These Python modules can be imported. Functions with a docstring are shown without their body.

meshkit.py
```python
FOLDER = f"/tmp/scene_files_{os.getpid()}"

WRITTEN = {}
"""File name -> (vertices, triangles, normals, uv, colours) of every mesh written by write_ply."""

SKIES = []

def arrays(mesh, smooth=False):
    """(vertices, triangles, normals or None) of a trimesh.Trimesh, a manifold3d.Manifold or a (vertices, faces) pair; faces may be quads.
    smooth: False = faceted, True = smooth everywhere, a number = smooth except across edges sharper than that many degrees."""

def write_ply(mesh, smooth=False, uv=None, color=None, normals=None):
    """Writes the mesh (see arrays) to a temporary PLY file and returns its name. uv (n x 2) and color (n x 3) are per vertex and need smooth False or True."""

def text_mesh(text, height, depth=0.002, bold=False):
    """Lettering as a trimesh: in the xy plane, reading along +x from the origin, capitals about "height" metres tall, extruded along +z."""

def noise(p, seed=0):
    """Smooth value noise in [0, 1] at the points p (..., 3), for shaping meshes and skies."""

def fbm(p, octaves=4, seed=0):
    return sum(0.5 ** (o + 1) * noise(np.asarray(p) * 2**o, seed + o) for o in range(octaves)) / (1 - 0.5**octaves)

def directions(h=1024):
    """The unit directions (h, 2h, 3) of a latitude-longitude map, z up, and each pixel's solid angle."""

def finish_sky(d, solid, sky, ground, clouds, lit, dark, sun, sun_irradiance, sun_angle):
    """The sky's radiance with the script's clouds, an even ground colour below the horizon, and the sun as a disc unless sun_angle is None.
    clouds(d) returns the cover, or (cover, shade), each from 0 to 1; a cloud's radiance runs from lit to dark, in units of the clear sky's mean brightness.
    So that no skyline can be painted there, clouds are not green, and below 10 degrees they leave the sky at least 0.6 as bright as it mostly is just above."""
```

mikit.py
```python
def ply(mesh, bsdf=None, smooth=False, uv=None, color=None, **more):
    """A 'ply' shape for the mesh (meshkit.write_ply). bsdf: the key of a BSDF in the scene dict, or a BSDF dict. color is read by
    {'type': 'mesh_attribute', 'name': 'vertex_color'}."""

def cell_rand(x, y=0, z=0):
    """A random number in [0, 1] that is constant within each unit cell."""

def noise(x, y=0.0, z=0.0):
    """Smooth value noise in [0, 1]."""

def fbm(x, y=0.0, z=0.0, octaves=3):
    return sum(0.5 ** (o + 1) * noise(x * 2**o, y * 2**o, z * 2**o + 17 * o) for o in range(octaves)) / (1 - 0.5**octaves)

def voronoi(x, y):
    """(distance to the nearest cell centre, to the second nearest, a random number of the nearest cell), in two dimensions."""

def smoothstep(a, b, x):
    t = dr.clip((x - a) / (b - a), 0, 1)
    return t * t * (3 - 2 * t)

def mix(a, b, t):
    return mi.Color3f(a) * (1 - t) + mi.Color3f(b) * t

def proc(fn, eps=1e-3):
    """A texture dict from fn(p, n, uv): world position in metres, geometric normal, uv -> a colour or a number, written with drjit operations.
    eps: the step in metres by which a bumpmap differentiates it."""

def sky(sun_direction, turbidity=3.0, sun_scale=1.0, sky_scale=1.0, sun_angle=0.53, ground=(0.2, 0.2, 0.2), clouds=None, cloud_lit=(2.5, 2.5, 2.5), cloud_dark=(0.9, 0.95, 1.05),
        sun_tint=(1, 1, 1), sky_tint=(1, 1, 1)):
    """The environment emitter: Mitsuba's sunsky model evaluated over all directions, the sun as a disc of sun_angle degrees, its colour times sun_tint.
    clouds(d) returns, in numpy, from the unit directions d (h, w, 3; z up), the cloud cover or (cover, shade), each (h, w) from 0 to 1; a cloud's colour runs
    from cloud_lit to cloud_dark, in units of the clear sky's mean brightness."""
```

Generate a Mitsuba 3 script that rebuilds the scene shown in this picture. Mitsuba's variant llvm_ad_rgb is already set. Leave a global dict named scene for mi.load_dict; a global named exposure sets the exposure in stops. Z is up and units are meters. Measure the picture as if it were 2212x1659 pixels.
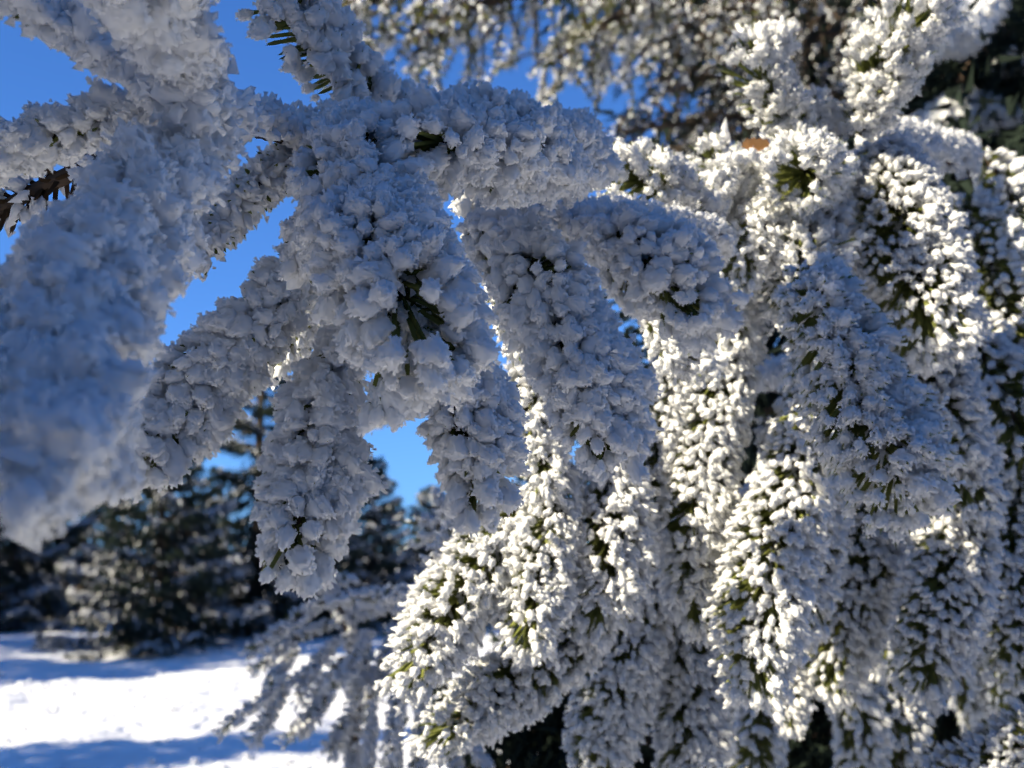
import math, random
import numpy as np, trimesh, mitsuba as mi, mikit, meshkit
import drjit as dr

T = mi.ScalarTransform4f
scene, labels = {}, {}
rng = np.random.default_rng(7)

# ------------------------------------------------------------------ camera, sky, exposure
CAM = np.array([0.0, 0.0, 1.5])
PITCH, FOV = math.radians(9.7), 54.0
FWD = np.array([0, math.cos(PITCH), math.sin(PITCH)])
RIGHT, UP = np.array([1.0, 0, 0]), np.array([0, -math.sin(PITCH), math.cos(PITCH)])
FPX = 1106.0 / math.tan(math.radians(FOV / 2))          # focal length in pixels of a 2212 px wide picture
scene['camera'] = {'type': 'thinlens', 'fov': FOV, 'fov_axis': 'x', 'aperture_radius': 0.00085, 'focus_distance': 0.262,
                   'near_clip': 0.01, 'far_clip': 2000.0,
                   'to_world': T().look_at(origin=CAM.tolist(), target=(CAM + FWD).tolist(), up=[0, 0, 1])}
SUN_AZ, SUN_EL = math.radians(-35.0), math.radians(30.0)   # the sun stands at the left, a little beyond the scene
SUN = np.array([-math.cos(SUN_EL) * math.cos(SUN_AZ), math.cos(SUN_EL) * math.sin(SUN_AZ), math.sin(SUN_EL)])
scene['sky'] = mikit.sky(SUN.tolist(), turbidity=2.5, ground=(0.5, 0.5, 0.5), sky_tint=(0.285, 0.52, 0.93), sun_scale=1.35, sun_tint=(0.88, 1.0, 1.14))
exposure = 2.5


def at(px, py, d):
    """The point that stands at pixel (px, py) of the 2212 x 1659 view, d metres in front of the lens."""
    return CAM + d * (FWD + RIGHT * (px - 1106.0) / FPX + UP * (829.5 - py) / FPX)


def on_ground(px, py, z=0.0):
    r = FWD + RIGHT * (px - 1106.0) / FPX + UP * (829.5 - py) / FPX
    return CAM + r * (z - CAM[2]) / r[2]


# ------------------------------------------------------------------ materials
def bark_col(p, n, uv):
    return mikit.mix((0.035, 0.024, 0.017), (0.15, 0.11, 0.08), mikit.fbm(p.x * 260, p.y * 260, p.z * 90))


def needle_col(p, n, uv):
    return mikit.mix((0.06, 0.075, 0.022), (0.29, 0.31, 0.09), mikit.noise(p.x * 150, p.y * 150, p.z * 150))


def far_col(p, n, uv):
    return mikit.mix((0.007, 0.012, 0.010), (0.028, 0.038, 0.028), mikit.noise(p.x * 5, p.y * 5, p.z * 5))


def far_bark(p, n, uv):
    return mikit.mix((0.03, 0.022, 0.018), (0.10, 0.08, 0.065), mikit.fbm(p.x * 9, p.y * 9, p.z * 3))


def snow_bump(p, n, uv):
    return mikit.fbm(p.x * 7, p.y * 7, p.z * 7, 4) * 0.11


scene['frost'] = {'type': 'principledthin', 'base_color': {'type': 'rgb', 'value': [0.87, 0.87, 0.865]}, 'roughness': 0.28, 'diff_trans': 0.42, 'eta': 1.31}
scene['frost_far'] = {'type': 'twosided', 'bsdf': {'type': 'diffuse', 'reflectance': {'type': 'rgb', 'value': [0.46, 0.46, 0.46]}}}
scene['needle'] = {'type': 'principledthin', 'base_color': mikit.proc(needle_col), 'roughness': 0.45, 'diff_trans': 0.5, 'eta': 1.4}
scene['needle_dead'] = {'type': 'twosided', 'bsdf': {'type': 'diffuse', 'reflectance': {'type': 'rgb', 'value': [0.05, 0.033, 0.02]}}}
scene['bark'] = {'type': 'twosided', 'bsdf': {'type': 'diffuse', 'reflectance': mikit.proc(bark_col)}}
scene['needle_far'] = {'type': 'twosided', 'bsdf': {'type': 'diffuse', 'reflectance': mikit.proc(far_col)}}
scene['bark_far'] = {'type': 'twosided', 'bsdf': {'type': 'diffuse', 'reflectance': mikit.proc(far_bark)}}
scene['snow'] = {'type': 'bumpmap', 'arbitrary': mikit.proc(snow_bump, 0.01), 'scale': 1.0,
                 'bsdf': {'type': 'twosided', 'bsdf': {'type': 'principled', 'base_color': {'type': 'rgb', 'value': [0.74, 0.74, 0.74]}, 'roughness': 0.5, 'specular': 0.3}}}
scene['frost_pad'] = {'type': 'twosided', 'bsdf': {'type': 'diffuse', 'reflectance': {'type': 'rgb', 'value': [0.85, 0.86, 0.87]}}}
scene['bud_scale'] = {'type': 'principled', 'base_color': {'type': 'rgb', 'value': [0.55, 0.25, 0.07]}, 'roughness': 0.5}

TRIS = [0]


def put(key, v, f, mat, smooth=False, normals=None, label=None, kind=None, category=None, group=None):
    n = 0
    base = key
    while key in scene:
        n += 1
        key = f'{base}_{n:03d}'
    TRIS[0] += len(f)
    if normals is None:
        scene[key] = mikit.ply((v, f), mat, smooth=smooth)
    else:
        scene[key] = {'type': 'ply', 'filename': meshkit.write_ply((v, f), normals=normals), 'face_normals': False, 'bsdf': {'type': 'ref', 'id': mat}}
    d = {k: x for k, x in (('label', label), ('kind', kind), ('category', category), ('group', group)) if x}
    if d:
        labels[key] = d
    return key


USED = {}


def thing(name, label, category, group=None):
    n = USED.get(name, 0)
    USED[name] = n + 1
    key = name if n == 0 else f'{name}_{n:03d}'
    labels[key] = {'label': label, 'category': category}
    if group:
        labels[key]['group'] = group
    return key


def part(parent, name):
    k = parent + '__' + name
    n = USED.get(k, 0)
    USED[k] = n + 1
    return k if n == 0 else f'{k}_{n:03d}'


# ------------------------------------------------------------------ frost clumps
def octa(level):
    v = np.array([[1, 0, 0], [-1, 0, 0], [0, 1, 0], [0, -1, 0], [0, 0, 1], [0, 0, -1.0]])
    f = np.array([[0, 2, 4], [2, 1, 4], [1, 3, 4], [3, 0, 4], [2, 0, 5], [1, 2, 5], [3, 1, 5], [0, 3, 5]])
    for _ in range(level):
        m = trimesh.Trimesh(v, f, process=False).subdivide()
        m.merge_vertices()
        v, f = np.array(m.vertices), np.array(m.faces)
    return v / np.linalg.norm(v, axis=1, keepdims=True), f


ICO = trimesh.creation.icosphere(subdivisions=3)
SPHERES = {0: octa(0), 1: octa(1), 2: octa(2), 3: octa(3), 3.5: (np.array(ICO.vertices), np.array(ICO.faces))}
VAR = 10


def exits(v, c, rad):
    """How far along each direction v the spheres (centres c, radii rad) reach, seen from the origin."""
    m = v @ c.T
    q = rad[None] ** 2 - (np.sum(c * c, 1)[None] - m ** 2)
    return np.where(q > 0, m + np.sqrt(np.maximum(q, 0)), 0).max(1)


def make_clump(level, seed, rough):
    """A cauliflower-like lump: lobes that bear smaller lobes."""
    v, f = SPHERES[level]
    r = np.random.default_rng(500 + seed)
    c = r.normal(0, 1, (11, 3)) + np.array([0, 0, 0.5])
    c /= np.linalg.norm(c, axis=1, keepdims=True)
    rad = r.uniform(0.26, 0.48, 11)
    c1 = c * (r.uniform(0.46, 0.66, 11))[:, None]
    rr = np.maximum(exits(v, c1, rad), 0.56)
    if level >= 2:
        e = r.normal(0, 1, (70, 3)) + np.array([0, 0, 0.3])
        e /= np.linalg.norm(e, axis=1, keepdims=True)
        base = np.maximum(exits(e, c1, rad), 0.56)
        rr = np.maximum(rr, exits(v, e * (base * 0.90)[:, None], r.uniform(0.10, 0.20, 70)))
    if rough > 0.2 and level >= 1:
        rr = rr * (1 + 0.10 * (np.random.default_rng(seed).random(len(v)) - 0.3))
    p = v * rr[:, None]
    p[:, :2] *= (0.75 + 0.25 * np.clip(p[:, 2:3], -1, 1))
    return p, f


TETRA = (np.array([[1, 1, 1], [1, -1, -1], [-1, 1, -1], [-1, -1, 1.0]]), np.array([[0, 1, 2], [0, 3, 1], [0, 2, 3], [1, 3, 2]]))


def grainy(core, seed, n, size):
    """A lump of rime: a core covered with n small crystals."""
    v, f = make_clump(core, seed, 0.06)
    r = np.random.default_rng(9000 + seed)
    big, tri = make_clump(3, seed, 0.06)
    bn = meshkit.arrays((big, tri), True)[2]
    cn = meshkit.arrays((v, f), True)[2]
    pick = r.choice(np.nonzero(big[tri].mean(1)[:, 2] > -0.25)[0], n)
    w = r.dirichlet((1, 1, 1), n)
    p = (big[tri[pick]] * w[:, :, None]).sum(1)
    out = (bn[tri[pick]] * w[:, :, None]).sum(1)
    out /= np.linalg.norm(out, axis=1, keepdims=True)
    p = p * (0.96 + 0.26 * r.random((n, 1)) ** 1.7)
    e = out + r.normal(0, 0.45, (n, 3))
    e /= np.linalg.norm(e, axis=1, keepdims=True)
    sc = size * r.uniform(0.6, 1.4, (n, 1)) * np.array([[0.8, 0.8, 1.4]])
    gv, gf = scatter(TETRA, p, frames(e, r.random(n) * 6.28), sc)
    gn = (gv.reshape(n, 4, 3) - p[:, None]) / (sc[:, None, :1] * 1.7) * 0.38 + out[:, None] * 0.85
    gn = gn.reshape(-1, 3)
    nn = np.vstack([cn, gn])
    return (*join([(v, f), (gv, gf)]), nn / np.linalg.norm(nn, axis=1, keepdims=True))




def frames(d, roll):
    """Rotation matrices (n, 3, 3) whose third column is d."""
    a = np.where(np.abs(d[:, 2:3]) < 0.9, [[0, 0, 1.0]], [[1.0, 0, 0]])
    x = np.cross(a, d)
    x /= np.linalg.norm(x, axis=1, keepdims=True)
    y = np.cross(d, x)
    c, s = np.cos(roll)[:, None], np.sin(roll)[:, None]
    return np.stack([x * c + y * s, -x * s + y * c, d], -1)


def scatter(shape, pos, rot, scl):
    v, f = shape
    out = np.einsum('nij,nkj->nki', rot, v[None] * scl[:, None, :]) + pos[:, None]
    return out.reshape(-1, 3), (f[None] + (np.arange(len(pos)) * len(v))[:, None, None]).reshape(-1, 3)


def join(parts):
    vs, fs, k = [], [], 0
    for v, f in [q[:2] for q in parts]:
        if len(v):
            vs.append(v)
            fs.append(f + k)
            k += len(v)
    return np.vstack(vs), np.vstack(fs)


def scatter_soft(shape, pos, rot, scl):
    """scatter() that also turns the lump's soft shading normals."""
    v, f = scatter(shape[:2], pos, rot, scl)
    n = np.einsum('nij,nkj->nki', rot, shape[2][None] / scl[:, None, :]).reshape(-1, 3)
    return v, f, n / np.linalg.norm(n, axis=1, keepdims=True)


CLUMPS = {}
for l in (0, 1, 2):
    for rg in (0.12, 0.3):
        CLUMPS[l, rg] = [(*q, meshkit.arrays(q, True)[2]) for q in (make_clump(l, k, rg) for k in range(VAR))]
for q, (core, n, size) in {'front': (2, 95, 0.082), 'mid': (1, 60, 0.085), 'cob': (1, 7, 0.15), 'back': (0, 2, 0.28)}.items():
    CLUMPS[q, 0.3] = [grainy(core, k, n, size) for k in range(VAR)]


def spline(P, n):
    """Catmull-Rom through the rows of P."""
    P = np.asarray(P, float)
    if len(P) == 2:
        return P[0] + (P[1] - P[0]) * np.linspace(0, 1, n)[:, None]
    Q = np.vstack([2 * P[0] - P[1], P, 2 * P[-1] - P[-2]])
    t = np.linspace(0, len(P) - 1 - 1e-9, n)
    i = t.astype(int)
    u = (t - i)[:, None]
    a, b, c, d = Q[i], Q[i + 1], Q[i + 2], Q[i + 3]
    return 0.5 * (2 * b + (c - a) * u + (2 * a - 5 * b + 4 * c - d) * u ** 2 + (3 * b - a - 3 * c + d) * u ** 3)


def tube(path, radii, sides=6, wob=0.0, seed=0):
    p = np.asarray(path, float)
    t = np.gradient(p, axis=0)
    t /= np.linalg.norm(t, axis=1, keepdims=True) + 1e-12
    a = np.array([0.31, 0.85, 0.42])
    x = np.cross(t, a)
    x /= np.linalg.norm(x, axis=1, keepdims=True)
    y = np.cross(t, x)
    ang = np.arange(sides) * 2 * np.pi / sides
    rad = np.broadcast_to(radii, (len(p),))[:, None] * np.ones(sides)
    if wob:
        rad = rad * (1 + wob * (np.random.default_rng(seed).random(rad.shape) - 0.5))
    v = p[:, None] + rad[:, :, None] * (np.cos(ang)[None, :, None] * x[:, None] + np.sin(ang)[None, :, None] * y[:, None])
    n = len(p)
    i, j = np.meshgrid(np.arange(n - 1), np.arange(sides), indexing='ij')
    q = np.stack([i * sides + j, i * sides + (j + 1) % sides, (i + 1) * sides + (j + 1) % sides, (i + 1) * sides + j], -1).reshape(-1, 4)
    f = np.vstack([q[:, [0, 1, 2]], q[:, [0, 2, 3]]])
    vv = np.vstack([v.reshape(-1, 3), p[:1], p[-1:]])
    m = n * sides
    caps = [[(k + 1) % sides, k, m] for k in range(sides)] + [[(n - 1) * sides + k, (n - 1) * sides + (k + 1) % sides, m + 1] for k in range(sides)]
    return vv, np.vstack([f, caps])


NEEDLE = (np.array([[-.5, -.29, 0], [.5, -.29, 0], [0, .58, 0], [-.42, -.24, .8], [.42, -.24, .8], [0, .48, .8], [0, 0, 1.0]]),
          np.array([[0, 1, 4], [0, 4, 3], [1, 2, 5], [1, 5, 4], [2, 0, 3], [2, 3, 5], [3, 4, 6], [4, 5, 6], [5, 3, 6]]))
SPINDLE = (np.array([[1, 0, .3], [-.5, .87, .3], [-.5, -.87, .3], [0, 0, 0], [0, 0, 1.0]]),
           np.array([[0, 1, 4], [1, 2, 4], [2, 0, 4], [1, 0, 3], [2, 1, 3], [0, 2, 3]]))
WIND = np.array([0.80, -0.55, 0.10])
WIND /= np.linalg.norm(WIND)

STYLES = {   # clump spacing (m), clump size / spacing, elongation, roughness, LOD facing, LOD away, share of needles without frost, needle reach, lee effect, size spread, crystals per clump
    'heavy': (0.0036, 0.90, 1.25, 0.3, 'front', 'cob', 0.05, 0.90, 0.35, 0.70, 0),
    'near':  (0.0048, 0.90, 1.1, 0.3, 'front', 'back', 0.04, 0.90, 0.30, 0.85, 0),
    'edge':  (0.0036, 0.84, 1.35, 0.3, 'front', 'cob', 0.07, 0.96, 0.65, 0.55, 0),
    'lee':   (0.0048, 0.70, 1.3, 0.3, 'front', 'cob', 0.30, 0.98, 0.75, 0.55, 0),
    'tip':   (0.0045, 0.80, 1.2, 0.3, 'mid', 'back', 0.10, 1.08, 0.65, 0.55, 0),
    'cob':   (0.0038, 0.76, 1.45, 0.3, 'cob', 'back', 0.025, 0.97, 0.5, 0.36, 0),
    'fine':  (0.0062, 0.60, 1.6, 0.3, 1, 0, 0.15, 1.05, 0.4, 0.5, 0),
    'plain': (0.0125, 0.80, 1.2, 0.12, 0, 0, 0.05, 0.9, 0.1, 0.5, 0),
    'dead': (0.0050, 0.5, 1.3, 0.3, 'cob', 'back', 1.4, 0.9, 0.0, 0.5, 0),
    'finger': (0.0060, 0.66, 1.3, 0.12, 1, 0, 0.35, 0.9, 0.2, 0.5, 0),
}
SPIKE = (np.array([[1, 0, 0], [-.5, .87, 0], [-.5, -.87, 0], [.15, .1, 1.0]]), np.array([[0, 1, 3], [1, 2, 3], [2, 0, 3]]))


def twig(parent, pts, style, seed=None, name='twig', label=None, meshes=None):
    """A frosted spruce twig as stem, needles and frost. pts: (px, py, depth, half width in px) from base to tip; or 3-D rows (x, y, z, radius)."""
    sp, ratio, elong, rough, lod_f, lod_b, bare, reach, lee, spread, crystals = STYLES[style]
    r = np.random.default_rng(seed if seed is not None else int(abs(sum(sum(q) for q in pts)) * 10) % 99991)
    if len(pts[0]) == 4 and pts[0][0] > 20 or any(abs(q[0]) > 20 for q in pts):
        P = np.array([np.append(at(a, b, d), h * d / FPX) for a, b, d, h in pts])
    else:
        P = np.array(pts, float)
    if style in ('heavy', 'near', 'edge', 'lee'):
        P[:, 3] *= 0.82 if style == 'near' else 1.0
    path = spline(P, 60)
    c, R = path[:, :3], np.maximum(path[:, 3], 0.002)
    seg = np.linalg.norm(np.diff(c, axis=0), axis=1)
    s = np.concatenate([[0], np.cumsum(seg)])
    area = np.concatenate([[0], np.cumsum(2 * np.pi * 0.5 * (R[1:] + R[:-1]) * seg)])
    n = max(12, int(area[-1] / sp ** 2))
    k = np.arange(n)
    si = np.interp((k + r.random(n) * 0.9) / n * area[-1], area, s)
    C = np.stack([np.interp(si, s, c[:, j]) for j in range(3)], 1)
    tg = np.gradient(c, axis=0)
    tg /= np.linalg.norm(tg, axis=1, keepdims=True)
    t = np.stack([np.interp(si, s, tg[:, j]) for j in range(3)], 1)
    t /= np.linalg.norm(t, axis=1, keepdims=True)
    Ri = np.interp(si, s, R)
    phi = k * 2.39996 + r.normal(0, 0.28, n)
    fr = frames(t, np.zeros(n))
    rad = fr[:, :, 0] * np.cos(phi)[:, None] + fr[:, :, 1] * np.sin(phi)[:, None]
    endness = np.clip((si - (s[-1] - 1.1 * R[-1])) / (1.1 * R[-1] + 1e-9), 0, 1)
    theta = np.radians(58) - np.radians(38) * endness + r.normal(0, 0.10, n)
    d = rad * np.sin(theta)[:, None] + t * np.cos(theta)[:, None] + np.array([0, 0, -0.04])
    d /= np.linalg.norm(d, axis=1, keepdims=True)
    w = d @ WIND
    length = Ri / np.maximum(np.sin(theta), 0.55) * (1 + r.normal(0, 0.07, n)) * ((0.76 if style != 'cob' else 0.86) + (0.42 if style != 'cob' else 0.24) * meshkit.noise(C * 55 + rad * 1.3, 17 + int(seed or 3)))
    # frost: windward needles carry more of it
    lumpy = meshkit.noise(C * 125 + d * 1.9, int(seed or 3)) - 0.5
    rc = sp * ratio * (1 + 0.35 * np.clip(w, -1, 1) * (0.4 + lee)) * np.exp(spread * (1.2 * lumpy + r.normal(0, 0.30, n)))
    rc = np.clip(rc, sp * 0.28, sp * 1.5)
    holes = meshkit.noise(C * 150 + d * 2.2 + 9, 5 + int(seed or 3))
    has = r.random(n) + (bare > 1) * -1.1 * (r.random(n) < 0.6) > (min(bare, 0.9) * (bare < 1) + 0.55 * np.clip((holes - 0.67) / 0.1, 0, 1) * (style in ('heavy', 'edge', 'near'))) * np.clip(1 - 1.6 * w * lee * 2, 0.15, 4)
    pos = C + d * np.maximum(length - rc * elong * 1.0, 0.3 * length)[:, None]
    tocam = CAM - C
    tocam /= np.linalg.norm(tocam, axis=1, keepdims=True)
    facing = (rad * tocam).sum(1) > -0.12
    scl = np.stack([rc * (1 + r.normal(0, 0.1, n)), rc * (1 + r.normal(0, 0.1, n)), rc * elong * (1 + r.normal(0, 0.12, n))], 1)
    dd = d + r.normal(0, 0.12, (n, 3))
    dd /= np.linalg.norm(dd, axis=1, keepdims=True)
    rot = frames(dd, r.random(n) * 6.28)
    var = r.integers(0, VAR, n)
    parts = []
    for lod, on in ((lod_f, facing & has), (lod_b, ~facing & has)):
        for q in range(VAR):
            m = on & (var == q)
            if m.any():
                parts.append(scatter_soft(CLUMPS[lod, rough][q], pos[m], rot[m], scl[m]))
    if crystals:      # small ice blades standing on the lumps
        on = np.repeat(np.nonzero(facing & has)[0], crystals)
        e = r.normal(0, 1, (len(on), 3)) + d[on] * 0.9
        e /= np.linalg.norm(e, axis=1, keepdims=True)
        sc = rc[on][:, None] * np.array([[0.06, 0.06, 0.26]]) * r.uniform(0.6, 1.5, (len(on), 1))
        parts.append(scatter(SPIKE, pos[on] + e * (rc[on] * 0.86)[:, None], frames(e, r.random(len(on)) * 6.28), sc))
    # rime grown on the stem itself
    m = r.random(n) < 0.2
    parts.append(scatter_soft(CLUMPS['back', 0.3][0], C[m] + rad[m] * 0.0035, rot[m], np.full((m.sum(), 3), 0.0028)))
    ns = np.full((n, 3), 1.0)
    ns[:, :2] = 0.00125 if style not in ('fine',) else 0.0016
    ns[:, 2] = length * reach * np.where(has, 1.0, 0.90)
    on = (facing | (r.random(n) < 0.4)) if bare < 1 else np.ones(n, bool)
    nd = scatter(NEEDLE if style != 'fine' else SPINDLE, C[on], frames(d[on], r.random(on.sum()) * 6.28), ns[on] * (1 if style != 'fine' else np.array([.7, .7, 1])))
    st = tube(c[::4] if len(c) > 8 else c, np.linspace(0.0026, 0.0014, len(c[::4])), 6, 0.25, 3)
    if meshes is not None:
        meshes['frost'] += parts
        meshes['needles'].append(nd)
        meshes['stem'].append(st)
        return
    key = part(parent, name)
    put(key + '__frost', *join(parts), 'frost', normals=np.vstack([q[2] for q in parts]), kind='stuff')
    if style != 'plain':
        put(key + '__needles', *nd, 'needle_dead' if style == 'dead' else 'needle', kind='stuff')
    put(key + '__stem', *st, 'bark', smooth=True)
    if label:
        labels[key] = {'label': label}
    return key


def limb(parent, pts, frost=True, seed=1, frost_r=1.0):
    """A bare woody limb of the branch with rime along it: rows as in twig()."""
    P = np.array([np.append(at(a, b, d), h * d / FPX) for a, b, d, h in pts]) if any(abs(q[0]) > 20 for q in pts) else np.array(pts, float)
    path = spline(P, 40)
    key = part(parent, 'limb')
    r = np.random.default_rng(seed)
    put(key, *tube(path[:, :3], path[:, 3] * 0.45, 8, 0.3, seed), 'bark', smooth=True)
    if frost:
        L = np.linalg.norm(np.diff(path[:, :3], axis=0), axis=1).sum()
        n = int(L * 2 * np.pi * path[:, 3].mean() / 0.0048 ** 2)
        i = r.integers(0, 40, n)
        d = r.normal(0, 1, (n, 3)) + WIND * 0.5 + np.array([0, 0, 0.5])
        tg = np.gradient(path[:, :3], axis=0)[i]
        tg /= np.linalg.norm(tg, axis=1, keepdims=True)
        d -= tg * (d * tg).sum(1, keepdims=True)
        d /= np.linalg.norm(d, axis=1, keepdims=True)
        pos = path[i, :3] + d * path[i, 3:4] * 0.8 * (0.7 + 0.3 * r.random((n, 1))) + tg * r.normal(0, 0.002, (n, 1))
        sc = (0.0030 + 0.0018 * r.random((n, 1))) * np.array([[1, 1, 1.2]]) * frost_r
        rot = frames(d, r.random(n) * 6.28)
        var = r.integers(0, VAR, n)
        lumps = [scatter_soft(CLUMPS['cob' if frost_r == 1.0 else 'back', 0.3][q], pos[var == q], rot[var == q], sc[var == q]) for q in range(VAR) if (var == q).any()]
        put(key + '__frost', *join(lumps), 'frost', normals=np.vstack([q[2] for q in lumps]), kind='stuff')
    return key


# ------------------------------------------------------------------ ground
def ground_height(x, y):
    p = np.stack([x * 0.35, y * 0.35, 0 * x], -1)
    q = np.stack([x * 1.7, y * 1.7, 0 * x + 5], -1)
    near = np.exp(-((np.hypot(x, y) / 60) ** 2))
    return near * ((meshkit.fbm(p, 3, 4) - 0.5) * 0.28 + (meshkit.fbm(q, 3, 9) - 0.5) * 0.15 + (meshkit.fbm(q * 3.3, 2, 21) - 0.5) * 0.05)


def sheet():
    a = np.concatenate([[-1500, -700, -300, -140, -80, -50, -30, -20, -14], np.linspace(-11, 3, 190), [6, 10, 25, 60, 120, 300, 700, 1500]])
    b = np.concatenate([[-1500, -600, -200, -60, -20, -8], np.linspace(4, 17, 180), [19, 22, 26, 35, 50, 70, 120, 250, 600, 1500]])
    X, Y = np.meshgrid(a, b, indexing='ij')
    Z = ground_height(X, Y)
    v = np.stack([X, Y, Z], -1).reshape(-1, 3)
    n, m = X.shape
    i, j = np.meshgrid(np.arange(n - 1), np.arange(m - 1), indexing='ij')
    q = np.stack([i * m + j, (i + 1) * m + j, (i + 1) * m + j + 1, i * m + j + 1], -1).reshape(-1, 4)
    return v, np.vstack([q[:, [0, 1, 2]], q[:, [0, 2, 3]]])


put('snow_ground', *sheet(), 'snow', smooth=True, kind='structure', label='sunlit snow cover with blue tree shadows at lower left')

r = np.random.default_rng(41)
n = 900
cx, cy = r.uniform(-7.5, 1.0, n), 6.5 + 9 * r.random(n) ** 1.2
keep = meshkit.noise(np.stack([cx * .9, cy * .9, 0 * cx], -1), 3) > 0.42
cx, cy = cx[keep], cy[keep]
sz = 0.012 + 0.05 * r.random(len(cx)) ** 3
cz = ground_height(cx, cy) + sz * 0.15
up = r.normal(0, .4, (len(cx), 3)) + np.array([0, 0, 1])
up /= np.linalg.norm(up, axis=1, keepdims=True)
put('snow_clods', *scatter(make_clump(2, 5, 0.12), np.stack([cx, cy, cz], 1), frames(up, r.random(len(cx)) * 6), sz[:, None] * np.array([[1.3, 1.0, .6]])), 'snow', smooth=True, kind='stuff', label='small crumbs of snow scattered over the sunlit snow cover', category='snow')

# ------------------------------------------------------------------ foreground branches
SHADE = 'frosted spruce branches'
b = thing('frosted_branch', 'blurred, heavily rimed spruce branch nearest the lens, in blue shade along the left edge', 'branch', SHADE)
twig(b, [(430, 290, .215, 80), (340, 410, .20, 155), (215, 590, .180, 195), (105, 780, .158, 190), (40, 960, .138, 120)], 'near', 11)
twig(b, [(130, 760, .155, 60), (175, 860, .145, 92), (125, 980, .130, 92), (85, 1050, .126, 86)], 'near', 12)
twig(b, [(-10, 860, .15, 60), (10, 980, .135, 84), (30, 1090, .126, 76)], 'near', 122)
twig(b, [(190, 880, .16, 50), (215, 960, .152, 66), (205, 1030, .148, 50)], 'near', 123)
twig(b, [(425, 215, .215, 55), (405, 130, .20, 105), (350, 10, .185, 150), (300, -120, .17, 165)], 'near', 13)
twig(b, [(400, 200, .215, 36), (270, 140, .21, 50), (130, 50, .205, 56), (0, -50, .20, 56)], 'heavy', 14)
twig(b, [(400, 250, .225, 50), (270, 255, .22, 58), (120, 290, .215, 68), (-40, 345, .21, 76)], 'heavy', 15)
twig(b, [(420, 290, .235, 50), (250, 330, .235, 60), (100, 400, .235, 70), (-40, 470, .235, 75)], 'dead', 16)
limb(b, [(660, 300, .29, 44), (540, 270, .25, 50), (430, 235, .21, 50), (400, 215, .20, 40)], seed=5)
twig(b, [(650, 330, .285, 50), (570, 390, .27, 62), (480, 470, .26, 62), (430, 540, .25, 40)], 'cob', 17)

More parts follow.
